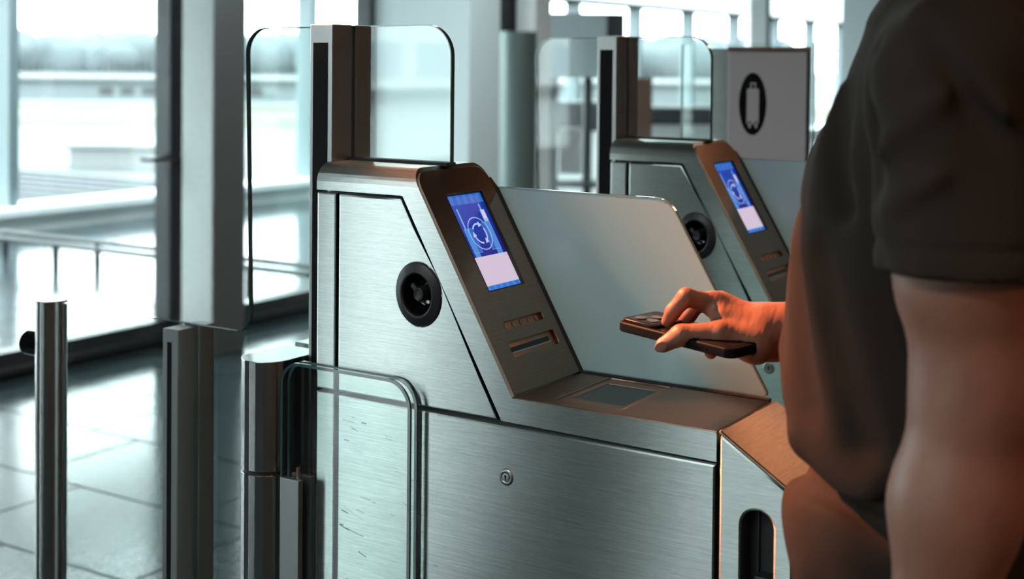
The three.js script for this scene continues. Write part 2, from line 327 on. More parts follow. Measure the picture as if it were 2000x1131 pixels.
function screenTexture() {
  const w = 512, h = 840, c = document.createElement('canvas'); c.width = w; c.height = h; const x = c.getContext('2d');
  const g = x.createLinearGradient(0, 0, w * 0.7, 560); g.addColorStop(0, '#1656c4'); g.addColorStop(0.45, '#0d3fae'); g.addColorStop(1, '#231a86'); x.fillStyle = g; x.fillRect(0, 0, w, h);
  x.fillStyle = '#2b69cc'; x.fillRect(0, 0, w, 86);
  x.fillStyle = '#3b78d4'; for (let i = 0; i < 5; i++) { x.beginPath(); x.moveTo(60 + i * 95, 0); x.lineTo(105 + i * 95, 0); x.lineTo(95 + i * 95, 86); x.lineTo(50 + i * 95, 86); x.fill(); }
  // drawn gate: two pylons with posts
  x.fillStyle = '#7db0ea'; x.fillRect(88, 118, 20, 180); x.fillRect(410, 98, 20, 150);
  x.fillStyle = 'rgba(90,160,232,0.85)'; x.fillRect(74, 300, 70, 250); x.fillRect(388, 262, 74, 288);
  x.fillStyle = 'rgba(60,120,215,0.75)'; x.fillRect(144, 300, 46, 210); x.fillRect(334, 270, 54, 235);
  x.strokeStyle = 'rgba(160,205,250,0.8)'; x.lineWidth = 3; x.strokeRect(74, 300, 116, 210); x.strokeRect(334, 265, 128, 240);
  x.fillStyle = '#9cc4f2'; x.fillRect(400, 150, 62, 110); x.fillStyle = '#e7d3ea'; x.fillRect(410, 162, 42, 70);
  // ring and three chasing arrows
  x.strokeStyle = 'rgba(175,190,245,0.95)'; x.lineWidth = 10; x.beginPath(); x.arc(266, 352, 142, 0, 7); x.stroke();
  x.lineWidth = 15; x.strokeStyle = '#c3cdf8'; x.fillStyle = '#c3cdf8';
  for (let k = 0; k < 3; k++) { const a = -2.6 + k * 2.094, e = a + 1.35; x.beginPath(); x.arc(266, 352, 84, a, e); x.stroke();
    const px = 266 + 84 * Math.cos(e), py = 352 + 84 * Math.sin(e), tx = -Math.sin(e), ty = Math.cos(e), nx = Math.cos(e), ny = Math.sin(e);
    x.beginPath(); x.moveTo(px + tx * 40, py + ty * 40); x.lineTo(px + nx * 28 - tx * 4, py + ny * 28 - ty * 4); x.lineTo(px - nx * 28 - tx * 4, py - ny * 28 - ty * 4); x.fill(); }
  x.fillStyle = '#dcc9de'; x.fillRect(0, 546, w, 248);
  x.fillStyle = '#2f74d6'; x.fillRect(0, 794, w, 46); x.fillStyle = '#4686df'; for (let i = 0; i < 6; i++) x.fillRect(40 + i * 90, 794, 34, 46);
  const t = new THREE.CanvasTexture(c); t.colorSpace = THREE.SRGBColorSpace; return t;
}
const screenTex = screenTexture();
M.screen = S({ color: lin(0.01, 0.01, 0.012), roughness: 0.25, emissive: 0xffffff, emissiveMap: screenTex, emissiveIntensity: 0.95 });

function shellGeometry() {
  const side = new THREE.ExtrudeGeometry(outline([[-0.5848, 1.2475], [-0.4412, 1.2475, 0.004], [-0.2868, 0.9805], [-0.0012, 0.9775], [-0.0012, 1.0102, 0.003], [-0.2715, 1.0102], [-0.4300, 1.2830], [-0.4300, 1.32], [-0.5848, 1.32]]), { depth: 0.4, bevelEnabled: false, curveSegments: 6 });
  side.translate(0, 0, -0.3);
  const cross = new THREE.ExtrudeGeometry(outline([[-0.0002, 0.95], [-0.0002, 1.283, 0.026], [-0.166, 1.283, 0.026], [-0.166, 0.95]]), { depth: 1.0, bevelEnabled: false, curveSegments: 14 });
  cross.rotateY(-Math.PI / 2).translate(0.2, 0, 0);        // (x, y, depth) becomes (z, y, -x)
  const ev = new Evaluator(); ev.attributes = ['position', 'normal', 'uv'];
  const A = new Brush(side), B = new Brush(cross); A.updateMatrixWorld(); B.updateMatrixWorld();
  let r = ev.evaluate(A, B, INTERSECTION);
  const cut = (geo) => { const C = new Brush(geo); C.updateMatrixWorld(); r.updateMatrixWorld(); r = ev.evaluate(r, C, SUBTRACTION); };
  cut(onFace(new THREE.BoxGeometry(0.125, 0.245, 0.05).translate(0.0925, 0.1595, 0.0178)));       // behind the screen and the slots
  cut(new THREE.BoxGeometry(0.094, 0.05, 0.144).translate(-0.178, 1.0310, -0.0893));               // below the reader window
  const g = r.geometry;
  g.clearGroups();
  return boxUV(toCreasedNormals(g.index ? g.toNonIndexed() : g, 0.5));
}
const scuffTex = (() => { // worn lower panel: grain with dark and pale scratches, 0.55 m x 0.9 m
  const w = 1024, h = 1536, c = document.createElement('canvas'); c.width = w; c.height = h; const x = c.getContext('2d');
  const im = x.createImageData(w, h);
  for (let i = 0; i < w * h; i++) { const px = i % w, py = Math.floor(i / w), v = 226 + grain[(py % GR) * GR + (px % GR)] * 75 + 6 * (noise(px / 60, py / 60) - 0.5); im.data[4 * i] = im.data[4 * i + 1] = im.data[4 * i + 2] = v; im.data[4 * i + 3] = 255; }
  x.putImageData(im, 0, 0); x.lineCap = 'round';
  for (let i = 0; i < 90; i++) { // mostly under the swing leaf
    const px = rnd() * rnd() * w * 0.55 + 10, py = rnd() * h * 0.5, l = 10 + 60 * rnd() * rnd(), a = 0.1 + 0.35 * (rnd() - 0.3);
    x.strokeStyle = rnd() < 0.6 ? `rgba(30,32,34,${0.2 + 0.5 * rnd()})` : 'rgba(255,255,255,0.5)'; x.lineWidth = 0.8 + 1.6 * rnd();
    x.beginPath(); x.moveTo(px, py); x.quadraticCurveTo(px + l * 0.5, py + l * a * 0.7, px + l, py + l * a); x.stroke();
  }
  for (let i = 0; i < 14; i++) { x.strokeStyle = 'rgba(255,255,255,0.35)'; x.lineWidth = 0.9; const px = rnd() * w, py = rnd() * h * 0.6, a = rnd() * 0.9, l = 60 + 160 * rnd(); x.beginPath(); x.moveTo(px, py); x.lineTo(px + l, py + l * a); x.stroke(); }
  const t = new THREE.CanvasTexture(c); t.colorSpace = THREE.SRGBColorSpace; t.wrapS = t.wrapT = THREE.RepeatWrapping; t.repeat.set(1 / 0.55, 1 / 0.9); t.offset.set(0.5465 / 0.55, 1 - 0.975 / 0.9); return t;
})();
M.worn = P({ ...steelBase, map: scuffTex, color: lin(0.64, 0.705, 0.68), roughness: 0.42 });

function buildGate(label) {
  const o = thing('boarding_gate', label, 'gate', [0, 0, 0], 0);
  part('core', ext([[-0.581, 0.02], [0.086, 0.02], [0.086, 0.95], [0.002, 1.004], [-0.272, 1.004], [-0.428, 1.272], [-0.581, 1.272]], -0.143, -0.0235, 0), M.core, o);
  part('top_shell', shellGeometry(), M.steel, o);
  for (const [z0, z1] of [[-0.022, 0], [-0.166, -0.144]]) {
    part('side_strip', ext([[-0.5838, 0.981], [-0.5518, 0.981], [-0.5518, 1.2438], [-0.5838, 1.2438]], z0, z1, 0.0022), M.steel, o);
    part('upper_panel', ext([[-0.5466, 0.981], [-0.2928, 0.981], [-0.4440, 1.2438, 0.004], [-0.5466, 1.2438]], z0, z1, 0.0028, z1 === 0 ? [Array.from({ length: 40 }, (_, i) => { const p = V3(0.0395 * Math.cos(-i * Math.PI / 20) * 0.86, 0.0395 * Math.sin(-i * Math.PI / 20), 0).applyAxisAngle(V3(0, 0, 1), 0.12); return [p.x - 0.4137, p.y + 1.1234]; })] : []), M.steel, o);
    part('lower_strip', ext([[-0.5838, 0.05], [-0.5518, 0.05], [-0.5518, 0.9765], [-0.5838, 0.9765]], z0, z1, 0.0022), M.steel, o);
    part('lower_panel', ext([[-0.5466, 0.05], [-0.0022, 0.05], [-0.0022, 0.974], [-0.5466, 0.9765]], z0, z1, 0.0028), M.worn, o);
  }
  part('plinth', box(-0.58, 0.085, 0, 0.05, -0.158, -0.008), M.core, o);
  // sloped face plate with cut-outs
  const slotA = [[0.0425, 0.0825, 0.0047], [0.1360, 0.0825, 0.0047], [0.1360, 0.0922, 0.0047], [0.0425, 0.0922, 0.0047]];
  const slotB = roundRect(0.0350, 0.1455, 0.0460, 0.0655, 0.004);
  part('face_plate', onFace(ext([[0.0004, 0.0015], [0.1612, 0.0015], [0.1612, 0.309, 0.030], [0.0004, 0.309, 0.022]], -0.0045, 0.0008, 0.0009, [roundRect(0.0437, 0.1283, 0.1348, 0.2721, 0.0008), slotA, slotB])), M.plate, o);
  const bk = part('recess_back', onFace(ext([[0.03, 0.04], [0.15, 0.04], [0.15, 0.10], [0.03, 0.10]], -0.0075, -0.0045, 0)), M.copper, o);
  part('slot_opening', onFace(ext(roundRect(0.0395, 0.1330, 0.0538, 0.0598, 0.0006), -0.0048, -0.0038, 0.0002)), M.blackGloss, bk);
  const sl = part('slot_lip', onFace(ext(roundRect(0.0395, 0.1330, 0.0512, 0.0530, 0.0006), -0.0048, -0.0022, 0.0003)), M.tubeSteel, bk);
  for (let i = 0; i < 5; i++) part('indicator_light', onFace(cyl(0.0036, [0.053 + i * 0.018, 0.0873, -0.0045], [0.053 + i * 0.018, 0.0873, -0.0035], 16)), S({ color: lin(0.35, 0.24, 0.19), roughness: 0.4 }), bk);
  const sc = new THREE.PlaneGeometry(0.0836, 0.1363).translate(0.0860, 0.20345, 0);
  part('screen_gasket', onFace(ext(roundRect(0.0437, 0.1283, 0.1348, 0.2721, 0.0008), -0.0045, 0.0009, 0.0002, [roundRect(0.0446, 0.1274, 0.1357, 0.2712, 0.0004)])), M.rubber, o);
  const frame = part('screen_housing', onFace(ext(roundRect(0.0430, 0.1290, 0.1341, 0.2728, 0.001), -0.0062, -0.0042, 0)), M.blackGloss, o);
  part('screen', onFace(sc.translate(0, 0, -0.0040)), M.screen, frame, 'lit blue and pink display');
  part('face_seal', onFace(ext([[0.1612, 0], [0.1690, 0], [0.1690, 0.272], [0.1612, 0.290]], -0.004, 0.0015, 0.0006)), M.rubber, o);
  // console
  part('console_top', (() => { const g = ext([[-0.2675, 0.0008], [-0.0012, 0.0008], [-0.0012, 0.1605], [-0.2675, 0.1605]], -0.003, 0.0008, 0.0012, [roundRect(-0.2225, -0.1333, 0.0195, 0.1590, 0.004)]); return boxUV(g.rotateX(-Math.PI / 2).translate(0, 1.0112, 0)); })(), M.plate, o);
  const rf = part('reader_frame', (() => { const g = ext(roundRect(-0.2233, -0.1325, 0.0188, 0.1597, 0.004), -0.004, -0.0008, 0.0004, [roundRect(-0.2120, -0.1410, 0.0445, 0.1355, 0.002)]); return boxUV(g.rotateX(-Math.PI / 2).translate(0, 1.0112, 0)); })(), M.copper, o, 'copper-toned frame');
  part('reader_glass', box(-0.2125, -0.1405, 1.0072, 1.0098, -0.136, -0.044, 0.0006), M.reader, rf, 'dark glass reading window');
  part('console_seal', box(-0.268, -0.004, 1.004, 1.0142, -0.1685, -0.1606, 0.001), M.rubber, o);
  // frosted side pane beside the console
  const pts = [[-0.4045, 1.2485], [-0.1460, 1.2485, 0.036], [-0.0085, 1.0145, 0.004], [-0.2690, 1.0145]];
  const sg = part('side_pane', ext(pts, -0.1745, -0.1690, 0.0004), M.satin, o, 'frosted grey-green pane');
  part('polished_edge', ringBand(pts, 0.0006, -0.1747, -0.1686), M.edgePale, sg);
  // camera port
  const ring = part('camera_ring', placeRing(new THREE.LatheGeometry([[0.0250, -0.014], [0.0262, 0.0030], [0.0270, 0.0048], [0.0284, 0.0056], [0.0300, 0.0054], [0.0394, 0.0022], [0.0408, 0.0010], [0.0410, -0.001]].map((p) => new THREE.Vector2(...p)), 56)), M.blackPlastic, o, 'black oval ring');
  part('bowl', placeRing(new THREE.LatheGeometry([[0.0001, -0.019], [0.014, -0.0188], [0.021, -0.015], [0.0262, 0.0015]].map((p) => new THREE.Vector2(...p)), 48)), M.blackGloss, ring);
  part('lens_knob', placeRing(merge([new THREE.LatheGeometry([[0.0001, -0.0005], [0.0056, -0.0008], [0.0064, 0.0010], [0.0082, 0.0012], [0.0092, -0.0004], [0.0100, -0.018]].map((p) => new THREE.Vector2(...p)), 40), new RoundedBoxGeometry(0.011, 0.006, 0.007, 2, 0.001).rotateY(-0.8).translate(-0.0088, -0.0035, -0.0092)])), M.blackPlastic, ring);
  // lock
  const lk = part('lock', boxUV(new THREE.LatheGeometry([[0.0001, 0.0022], [0.0048, 0.0022], [0.0050, 0.0018], [0.0050, 0.0004], [0.0056, 0.0004], [0.0060, 0.0018], [0.0080, 0.0018], [0.0098, 0.0010], [0.0104, 0]].map((p) => new THREE.Vector2(...p)), 40).rotateX(Math.PI / 2).translate(-0.2786, 0.9125, 0)), M.lockSteel, o);
  part('keyhole', merge([cyl(0.0015, [-0.2786, 0.9140, 0.0015], [-0.2786, 0.9140, 0.0025], 12), box(-0.2794, -0.2778, 0.9090, 0.9140, 0.0015, 0.0025, 0)]), M.blackGloss, lk);
  // end post with an upright slot and a sloped lid
  const endPts = [[0.0022, 0.05], [0.0892, 0.05], [0.0892, 0.9552, 0.003], [0.0022, 1.0098, 0.003]], hole = [[0.0295, 0.55, 0.018], [0.0665, 0.55, 0.018], [0.0665, 0.9315, 0.0182], [0.0295, 0.9315, 0.0182]];
  part('end_post', ext(endPts, -0.032, 0, 0.003, [hole], 14), M.steel, o);
  part('end_post_back', ext(endPts, -0.166, -0.034, 0.003), M.steel, o);
  const cav = part('slot_lining', box(0.0296, 0.0664, 0.55, 0.93, -0.0345, -0.0325, 0), M.core, o);
  part('reader_block', merge([box(0.043, 0.0655, 0.55, 0.858, -0.031, -0.004, 0.002), box(0.0405, 0.0425, 0.80, 0.925, -0.03, -0.02, 0.0005)]), M.blackPlastic, cav);
  const dl = Math.hypot(0.087, 0.0548), ang = Math.atan2(-0.0548, 0.087);
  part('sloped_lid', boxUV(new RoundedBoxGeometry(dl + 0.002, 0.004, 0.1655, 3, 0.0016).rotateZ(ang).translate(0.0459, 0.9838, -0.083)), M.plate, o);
  return o;
}
function ringBand(pts, w, z0, z1) { // band standing proud of an outline: outer wall and both lips
  const p = outline(pts).getPoints(12), pos = []; let area = 0;
  for (let i = 0; i < p.length; i++) { const a = p[i], b = p[(i + 1) % p.length]; area += a.x * b.y - b.x * a.y; }
  const sgn = Math.sign(area), nrm = p.map((_, i) => { const a = p[(i + p.length - 1) % p.length], b = p[(i + 1) % p.length]; const l = Math.hypot(b.x - a.x, b.y - a.y) || 1; return [sgn * (b.y - a.y) / l, -sgn * (b.x - a.x) / l]; });
  const q = (A, B, C, D) => pos.push(...A, ...B, ...C, ...A, ...C, ...D);
  for (let i = 0; i < p.length; i++) {
    const j = (i + 1) % p.length, a = p[i], b = p[j]; if (Math.hypot(b.x - a.x, b.y - a.y) < 1e-7) continue;
    const ao = [a.x + nrm[i][0] * w, a.y + nrm[i][1] * w], bo = [b.x + nrm[j][0] * w, b.y + nrm[j][1] * w], ai = [a.x - nrm[i][0] * w * 2, a.y - nrm[i][1] * w * 2], bi = [b.x - nrm[j][0] * w * 2, b.y - nrm[j][1] * w * 2];
    q([...ao, z0], [...bo, z0], [...bo, z1], [...ao, z1]);
    q([...ao, z1], [...bo, z1], [...bi, z1], [...ai, z1]); q([...ai, z0], [...bi, z0], [...bo, z0], [...ao, z0]);
  }
  const g = new THREE.BufferGeometry(); g.setAttribute('position', new THREE.Float32BufferAttribute(pos, 3)); g.computeVertexNormals(); return g;
}
function placeRing(g) { return g.rotateX(Math.PI / 2).scale(0.86, 1, 1).rotateZ(0.12).translate(-0.4137, 1.1234, 0.0005); }

function buildBarrier(label) {
  const o = thing('glass_screen', label, 'glass screen');
  const pts = [[-1.205, 0.06], [-0.589, 0.06], [-0.589, 1.2845], [-0.4205, 1.2845], [-0.4205, 1.4695, 0.042], [-0.7880, 1.4660, 0.036], [-0.7780, 1.0185, 0.030], [-1.205, 1.0205]];
  const z0 = -0.0840, z1 = -0.0766;
  const pn = part('pane', ext(pts, z0, z1, 0, [], 16), M.glass, o, 'clear L-shaped pane');
  part('polished_edge', ringBand(pts, 0.0005, z0 - 0.0002, z1 + 0.0002), M.edge, pn);
  for (const [a, b] of [[-0.0763, -0.0347], [-0.1195, -0.0843]]) {
    const bar = part('clamp_bar', box(-0.6285, -0.5876, 0, 1.470, a, b, 0.002), M.barSteel, o, 'tall steel clamp bar');
    part('screw', boxUV(cyl(0.0026, [-0.5876, 1.3315, (a + b) / 2 + 0.002], [-0.5864, 1.3315, (a + b) / 2 + 0.002], 14)), M.copper, bar);
    if (a > -0.08) part('sensor_window', box(-0.6224, -0.5960, 0.60, 1.4445, b - 0.0005, b + 0.0004, 0), M.sensor, bar);
  }
  for (const [a, b] of [[-0.0763, -0.0421], [-0.1180, -0.0843]]) {
    const bar = part('clamp_bar', box(-0.9220, -0.8900, 0, 1.016, a, b, 0.0015), M.barSteel, o, 'short steel clamp bar');
    if (a > -0.08) part('sensor_window', box(-0.9122, -0.9030, 0.2, 0.9962, b - 0.0005, b + 0.0004, 0), M.sensor, bar);
  }
  const tp = part('tube_post', boxUV(new THREE.LatheGeometry([[0.0001, 1.0230], [0.0246, 1.0230], [0.0253, 1.0222], [0.0253, 0.0]].reverse().map((p) => new THREE.Vector2(...p)), 56)).translate(-1.2238, 0, -0.0803), M.tubeSteel, o, 'round brushed steel tube');
  part('bumper', merge([cyl(0.0205, [-1.247, 0.945, -0.083], [-1.283, 0.945, -0.083], 32)]), M.blackGloss, tp, 'black round bumper');
  part('base_seal', box(-0.586, -0.4212, 1.2815, 1.2868, -0.0915, -0.069, 0.0015), M.rubber, o);
  return o;
}
function pylonShape(inset = 0) { const r = 0.0365 - inset, s = new THREE.Shape(), cx = -0.6693; s.moveTo(cx - r, 0.0725); s.lineTo(cx - r, 0); s.absarc(cx, -0.001, r, Math.PI, 2 * Math.PI, false); s.lineTo(cx + r, 0.0725); s.closePath(); return s; }
function pylonPart(y0, y1, inset = 0, bev = 0.0012) { // outline in (x, -z), pulled up along y
  const g = new THREE.ExtrudeGeometry(pylonShape(inset), { depth: y1 - y0 - 2 * bev, bevelEnabled: bev > 0, bevelThickness: bev, bevelSize: bev, bevelOffset: -bev, bevelSegments: 2, curveSegments: 40 });
  g.translate(0, 0, bev).rotateX(-Math.PI / 2).translate(0, y0, 0); return boxUV(toCreasedNormals(g, 0.35));
}
function buildFlap(label) {
  const o = thing('swing_flap', label, 'gate flap');
  part('pylon_core', pylonPart(0.02, 1.005, 0.004, 0), M.core, o);
  part('upper_pylon', pylonPart(0.8625, 1.012, 0, 0.0006), M.tubeSteel, o);
  part('lower_pylon', pylonPart(0.0, 0.8570, 0, 0.0003), M.tubeSteel, o);
  const pts = [[-0.628, 0.22, 0.03], [-0.4125, 0.22, 0.03], [-0.4125, 1.0138, 0.036], [-0.628, 1.0138, 0.030]];
  const leaf = part('leaf', ext(pts, 0.0030, 0.0195, 0, [], 16), M.glass, o, 'clear glass leaf');
  part('edge_front', ringBand(pts, 0.0014, 0.0165, 0.0199), M.edge, leaf);
  part('edge_back', ringBand(pts, 0.0014, 0.0025, 0.0055), M.edge, leaf);
  const cl = part('clamp', box(-0.6225, -0.5885, 0.30, 0.8605, 0.0195, 0.0285, 0.0012), M.barSteel, o);
  part('clamp_back', box(-0.6225, -0.5885, 0.30, 0.8605, -0.004, 0.0045, 0.0012), M.barSteel, o);
  part('clamp_screw', cyl(0.003, [-0.604, 0.86, 0.012], [-0.604, 0.872, 0.012], 12), M.copper, cl);
  return o;
}
const PITCH = 0.7537;
const gate1 = buildGate('steel boarding gate terminal with a phone held over its console');
const screen1 = buildBarrier('L-shaped clear glass screen clamped behind the terminal with the phone');
buildFlap('open glass swing leaf on a round-nosed steel pylon beside the gate panel');
{
  const b = buildFlap('steel pylon and glass leaf turned away behind the tall clamp bar'); b.rotation.y = 0; b.scale.z = -1; b.position.z = -0.1672;
}
function again(src, x, z, label) { const c = src.clone(); c.name = numbered(src.name.replace(/_\d+$/, '')); c.position.set(x, 0, z); c.userData = { ...src.userData, label }; scene.add(c); return c; }
again(gate1, 0.036, -PITCH, 'second steel boarding gate terminal, behind the frosted side pane');
again(screen1, 0.032, -PITCH, 'clear glass screen clamped behind the second terminal');

// luggage sign
{
  const c = document.createElement('canvas'); c.width = 512; c.height = 692; const x = c.getContext('2d');
  x.fillStyle = '#bdb7ba'; x.fillRect(0, 0, 512, 692);
  x.fillStyle = '#14181b'; x.beginPath(); x.ellipse(160, 330, 92, 196, 0, 0, 7); x.fill();
  // upright trolley case in its oval
  x.fillStyle = '#bdb7ba'; x.beginPath(); x.roundRect(120, 234, 82, 226, 10); x.fill();
  x.strokeStyle = '#bdb7ba'; x.lineWidth = 9; x.strokeRect(148, 200, 28, 38);
  for (const px of [141, 184]) { x.fillStyle = '#14181b'; x.beginPath(); x.ellipse(px, 462, 15, 24, 0, 0, 7); x.fill(); x.fillStyle = '#bdb7ba'; x.beginPath(); x.ellipse(px, 464, 9, 19, 0, 0, 7); x.fill(); }
  const t = new THREE.CanvasTexture(c); t.colorSpace = THREE.SRGBColorSpace;
  const o = thing('luggage_sign', 'white sign with a suitcase in a black oval between the gates', 'sign');
  part('board', box(-0.6480, -0.4540, 1.10, 1.4600, -1.5060, -1.4985, 0.001), M.whitePaint, o);
  part('print', new THREE.PlaneGeometry(0.185, 0.250).translate(-0.5530, 1.3250, -1.4980), P({ map: t, roughness: 0.9, specularIntensity: 0.15 }), o, 'suitcase pictogram');
  part('frame_bar', box(-0.6480, -0.4530, 1.4495, 1.4600, -1.5020, -1.4930, 0.001), M.brown, o); part('frame_bar', box(-0.4600, -0.4530, 1.10, 1.4495, -1.5020, -1.4930, 0.001), M.frame, o);
  part('stand', box(-0.692, -0.6485, 0, 1.4560, -1.515, -1.4985, 0.002), M.steel, o); part('leg', box(-0.49, -0.456, 0, 1.10, -1.515, -1.5005, 0.002), M.steel, o);
  const pp = [[-0.775, 0.06], [-0.452, 0.06], [-0.452, 1.4695], [-0.775, 1.4655]], pn = part('pane', ext(pp, -1.5245, -1.5175, 0), M.glass, o, 'clear glass pane behind the board');
  part('polished_edge', ringBand(pp, 0.0005, -1.5247, -1.5173), M.edge, pn);
}

/* ------------------------------------------------------------------ phone */
const PH = { P1: V3(-0.1329, 1.1080, -0.0069), P2: V3(0.0264, 1.0992, 0.0261) };
PH.L = PH.P1.clone().sub(PH.P2).normalize(); PH.W = V3(0.203, 0, -0.9792); PH.W.addScaledVector(PH.L, -PH.W.dot(PH.L)).normalize(); PH.T = PH.W.clone().cross(PH.L).normalize(); if (PH.T.y < 0) PH.T.negate();
PH.len = 0.1634; PH.wid = 0.077; PH.thk = 0.0118;
// own axes: x from tail to tip, y up out of the back, z across to the far side
const phoneM = new THREE.Matrix4().makeBasis(PH.L, PH.T, PH.W).setPosition(PH.P2);
{
  const det = phoneM.determinant();
  const o = thing('mobile_phone', 'black mobile phone in a case held over the console reader', 'phone');
  const mk = (g) => { g = g.clone(); g.applyMatrix4(phoneM); if (det < 0) { const p = g.index ? g.toNonIndexed() : g, a = p.attributes; for (const k of Object.keys(a)) { const s = a[k].itemSize, r = a[k].array; for (let i = 0; i < r.length; i += 3 * s) for (let j = 0; j < s; j++) { const t = r[i + s + j]; r[i + s + j] = r[i + 2 * s + j]; r[i + 2 * s + j] = t; } } g = p; } return g; };
  const slab = (x0, x1, z0, z1, y0, y1, r, bev) => { const g = new THREE.ExtrudeGeometry(outline(roundRect(x0, x1, -z1, -z0, r)), { depth: y1 - y0 - 2 * bev, bevelEnabled: true, bevelThickness: bev, bevelSize: bev, bevelOffset: -bev, bevelSegments: 3, curveSegments: 8 }); return toCreasedNormals(g.translate(0, 0, y0 + bev).rotateX(-Math.PI / 2), 0.45); };
  const cs = part('case', mk(slab(0, PH.len, 0, PH.wid, 0, PH.thk, 0.011, 0.0028)), P({ color: lin(0.005, 0.0045, 0.005), roughness: 0.55, specularIntensity: 0.2 }), o);
  part('back_plate', mk(slab(0.006, PH.len - 0.058, 0.006, PH.wid - 0.006, PH.thk - 0.001, PH.thk + 0.0004, 0.006, 0.0004)), P({ color: lin(0.010, 0.007, 0.007), roughness: 0.3, specularIntensity: 0.5 }), o);
  const bump = part('camera_plate', mk(slab(PH.len - 0.054, PH.len - 0.004, 0.004, 0.070, PH.thk - 0.001, PH.thk + 0.0038, 0.007, 0.0016)), P({ color: lin(0.007, 0.006, 0.006), roughness: 0.35, specularIntensity: 0.4 }), o);
  part('plate_well', mk(slab(PH.len - 0.049, PH.len - 0.009, 0.009, 0.050, PH.thk + 0.0036, PH.thk + 0.0041, 0.006, 0.0002)), M.blackGloss, bump);
  for (const [a, b] of [[0.039, 0.020], [0.020, 0.020], [0.030, 0.038]]) part('lens', mk(cyl(0.0068, [PH.len - a, PH.thk + 0.0038, b], [PH.len - a, PH.thk + 0.0054, b], 24)), P({ color: lin(0.10, 0.09, 0.085), roughness: 0.12, metalness: 0.4, clearcoat: 1 }), bump);
  for (const a of [0.034, 0.041]) part('port', mk(cyl(0.0014, [a, 0.0055, -0.0003], [a, 0.0055, 0.001], 12)), M.blackGloss, cs);
  part('side_button', mk(new RoundedBoxGeometry(0.016, 0.0028, 0.0016, 2, 0.0006).translate(0.085, 0.006, -0.0002)), S({ color: lin(0.02, 0.02, 0.02), roughness: 0.4 }), cs);
}

/* ------------------------------------------------------------------ person */
// smooth surfaces from distance fields, meshed by naive surface nets
function nets(f, lo, hi, h, color) {
  const n = [0, 1, 2].map((k) => Math.ceil((hi[k] - lo[k]) / h) + 1), [nx, ny, nz] = n, v = new Float32Array(nx * ny * nz), id = (i, j, k) => i + nx * (j + ny * k);
  for (let k = 0; k < nz; k++) for (let j = 0; j < ny; j++) for (let i = 0; i < nx; i++) v[id(i, j, k)] = f(lo[0] + i * h, lo[1] + j * h, lo[2] + k * h);
  const at = new Int32Array(nx * ny * nz).fill(-1), pos = [], idx = [];
  const E = [[0, 1], [0, 2], [0, 4], [1, 3], [1, 5], [2, 3], [2, 6], [3, 7], [4, 5], [4, 6], [5, 7], [6, 7]];
  for (let k = 0; k < nz - 1; k++) for (let j = 0; j < ny - 1; j++) for (let i = 0; i < nx - 1; i++) {
    const c = []; let m = 0; for (let q = 0; q < 8; q++) { const w = v[id(i + (q & 1), j + ((q >> 1) & 1), k + (q >> 2))]; c.push(w); if (w < 0) m++; }
    if (m === 0 || m === 8) continue;
    let x = 0, y = 0, z = 0, e = 0;
    for (const [a, b] of E) if ((c[a] < 0) !== (c[b] < 0)) { const t = c[a] / (c[a] - c[b]); x += (a & 1) + t * ((b & 1) - (a & 1)); y += ((a >> 1) & 1) + t * (((b >> 1) & 1) - ((a >> 1) & 1)); z += (a >> 2) + t * ((b >> 2) - (a >> 2)); e++; }
    at[id(i, j, k)] = pos.length / 3; pos.push(lo[0] + (i + x / e) * h, lo[1] + (j + y / e) * h, lo[2] + (k + z / e) * h);
  }
  const quad = (a, b, c, d, flip) => { if (a < 0 || b < 0 || c < 0 || d < 0) return; flip ? idx.push(a, c, b, a, d, c) : idx.push(a, b, c, a, c, d); };
  for (let k = 1; k < nz - 1; k++) for (let j = 1; j < ny - 1; j++) for (let i = 1; i < nx - 1; i++) {
    const s = v[id(i, j, k)] < 0;
    if (s !== (v[id(i + 1, j, k)] < 0)) quad(at[id(i, j - 1, k - 1)], at[id(i, j, k - 1)], at[id(i, j, k)], at[id(i, j - 1, k)], !s);
    if (s !== (v[id(i, j + 1, k)] < 0)) quad(at[id(i - 1, j, k - 1)], at[id(i - 1, j, k)], at[id(i, j, k)], at[id(i, j, k - 1)], !s);
    if (s !== (v[id(i, j, k + 1)] < 0)) quad(at[id(i - 1, j - 1, k)], at[id(i, j - 1, k)], at[id(i, j, k)], at[id(i - 1, j, k)], !s);
  }
  const nrm = new Float32Array(pos.length), col = color ? new Float32Array(pos.length) : null, e = h * 0.5;
  for (let i = 0; i < pos.length; i += 3) {
    const [x, y, z] = [pos[i], pos[i + 1], pos[i + 2]], gx = f(x + e, y, z) - f(x - e, y, z), gy = f(x, y + e, z) - f(x, y - e, z), gz = f(x, y, z + e) - f(x, y, z - e), l = Math.hypot(gx, gy, gz) || 1;
    nrm[i] = gx / l; nrm[i + 1] = gy / l; nrm[i + 2] = gz / l;
    if (color) { const c = color(x, y, z); col[i] = c[0]; col[i + 1] = c[1]; col[i + 2] = c[2]; }
  }
  const g = new THREE.BufferGeometry(); g.setAttribute('position', new THREE.Float32BufferAttribute(pos, 3)); g.setAttribute('normal', new THREE.BufferAttribute(nrm, 3));
  if (col) g.setAttribute('color', new THREE.BufferAttribute(col, 3)); g.setIndex(idx); return g;
}
const smin = (a, b, k) => { const h = Math.max(k - Math.abs(a - b), 0) / k; return Math.min(a, b) - h * h * k * 0.25; };
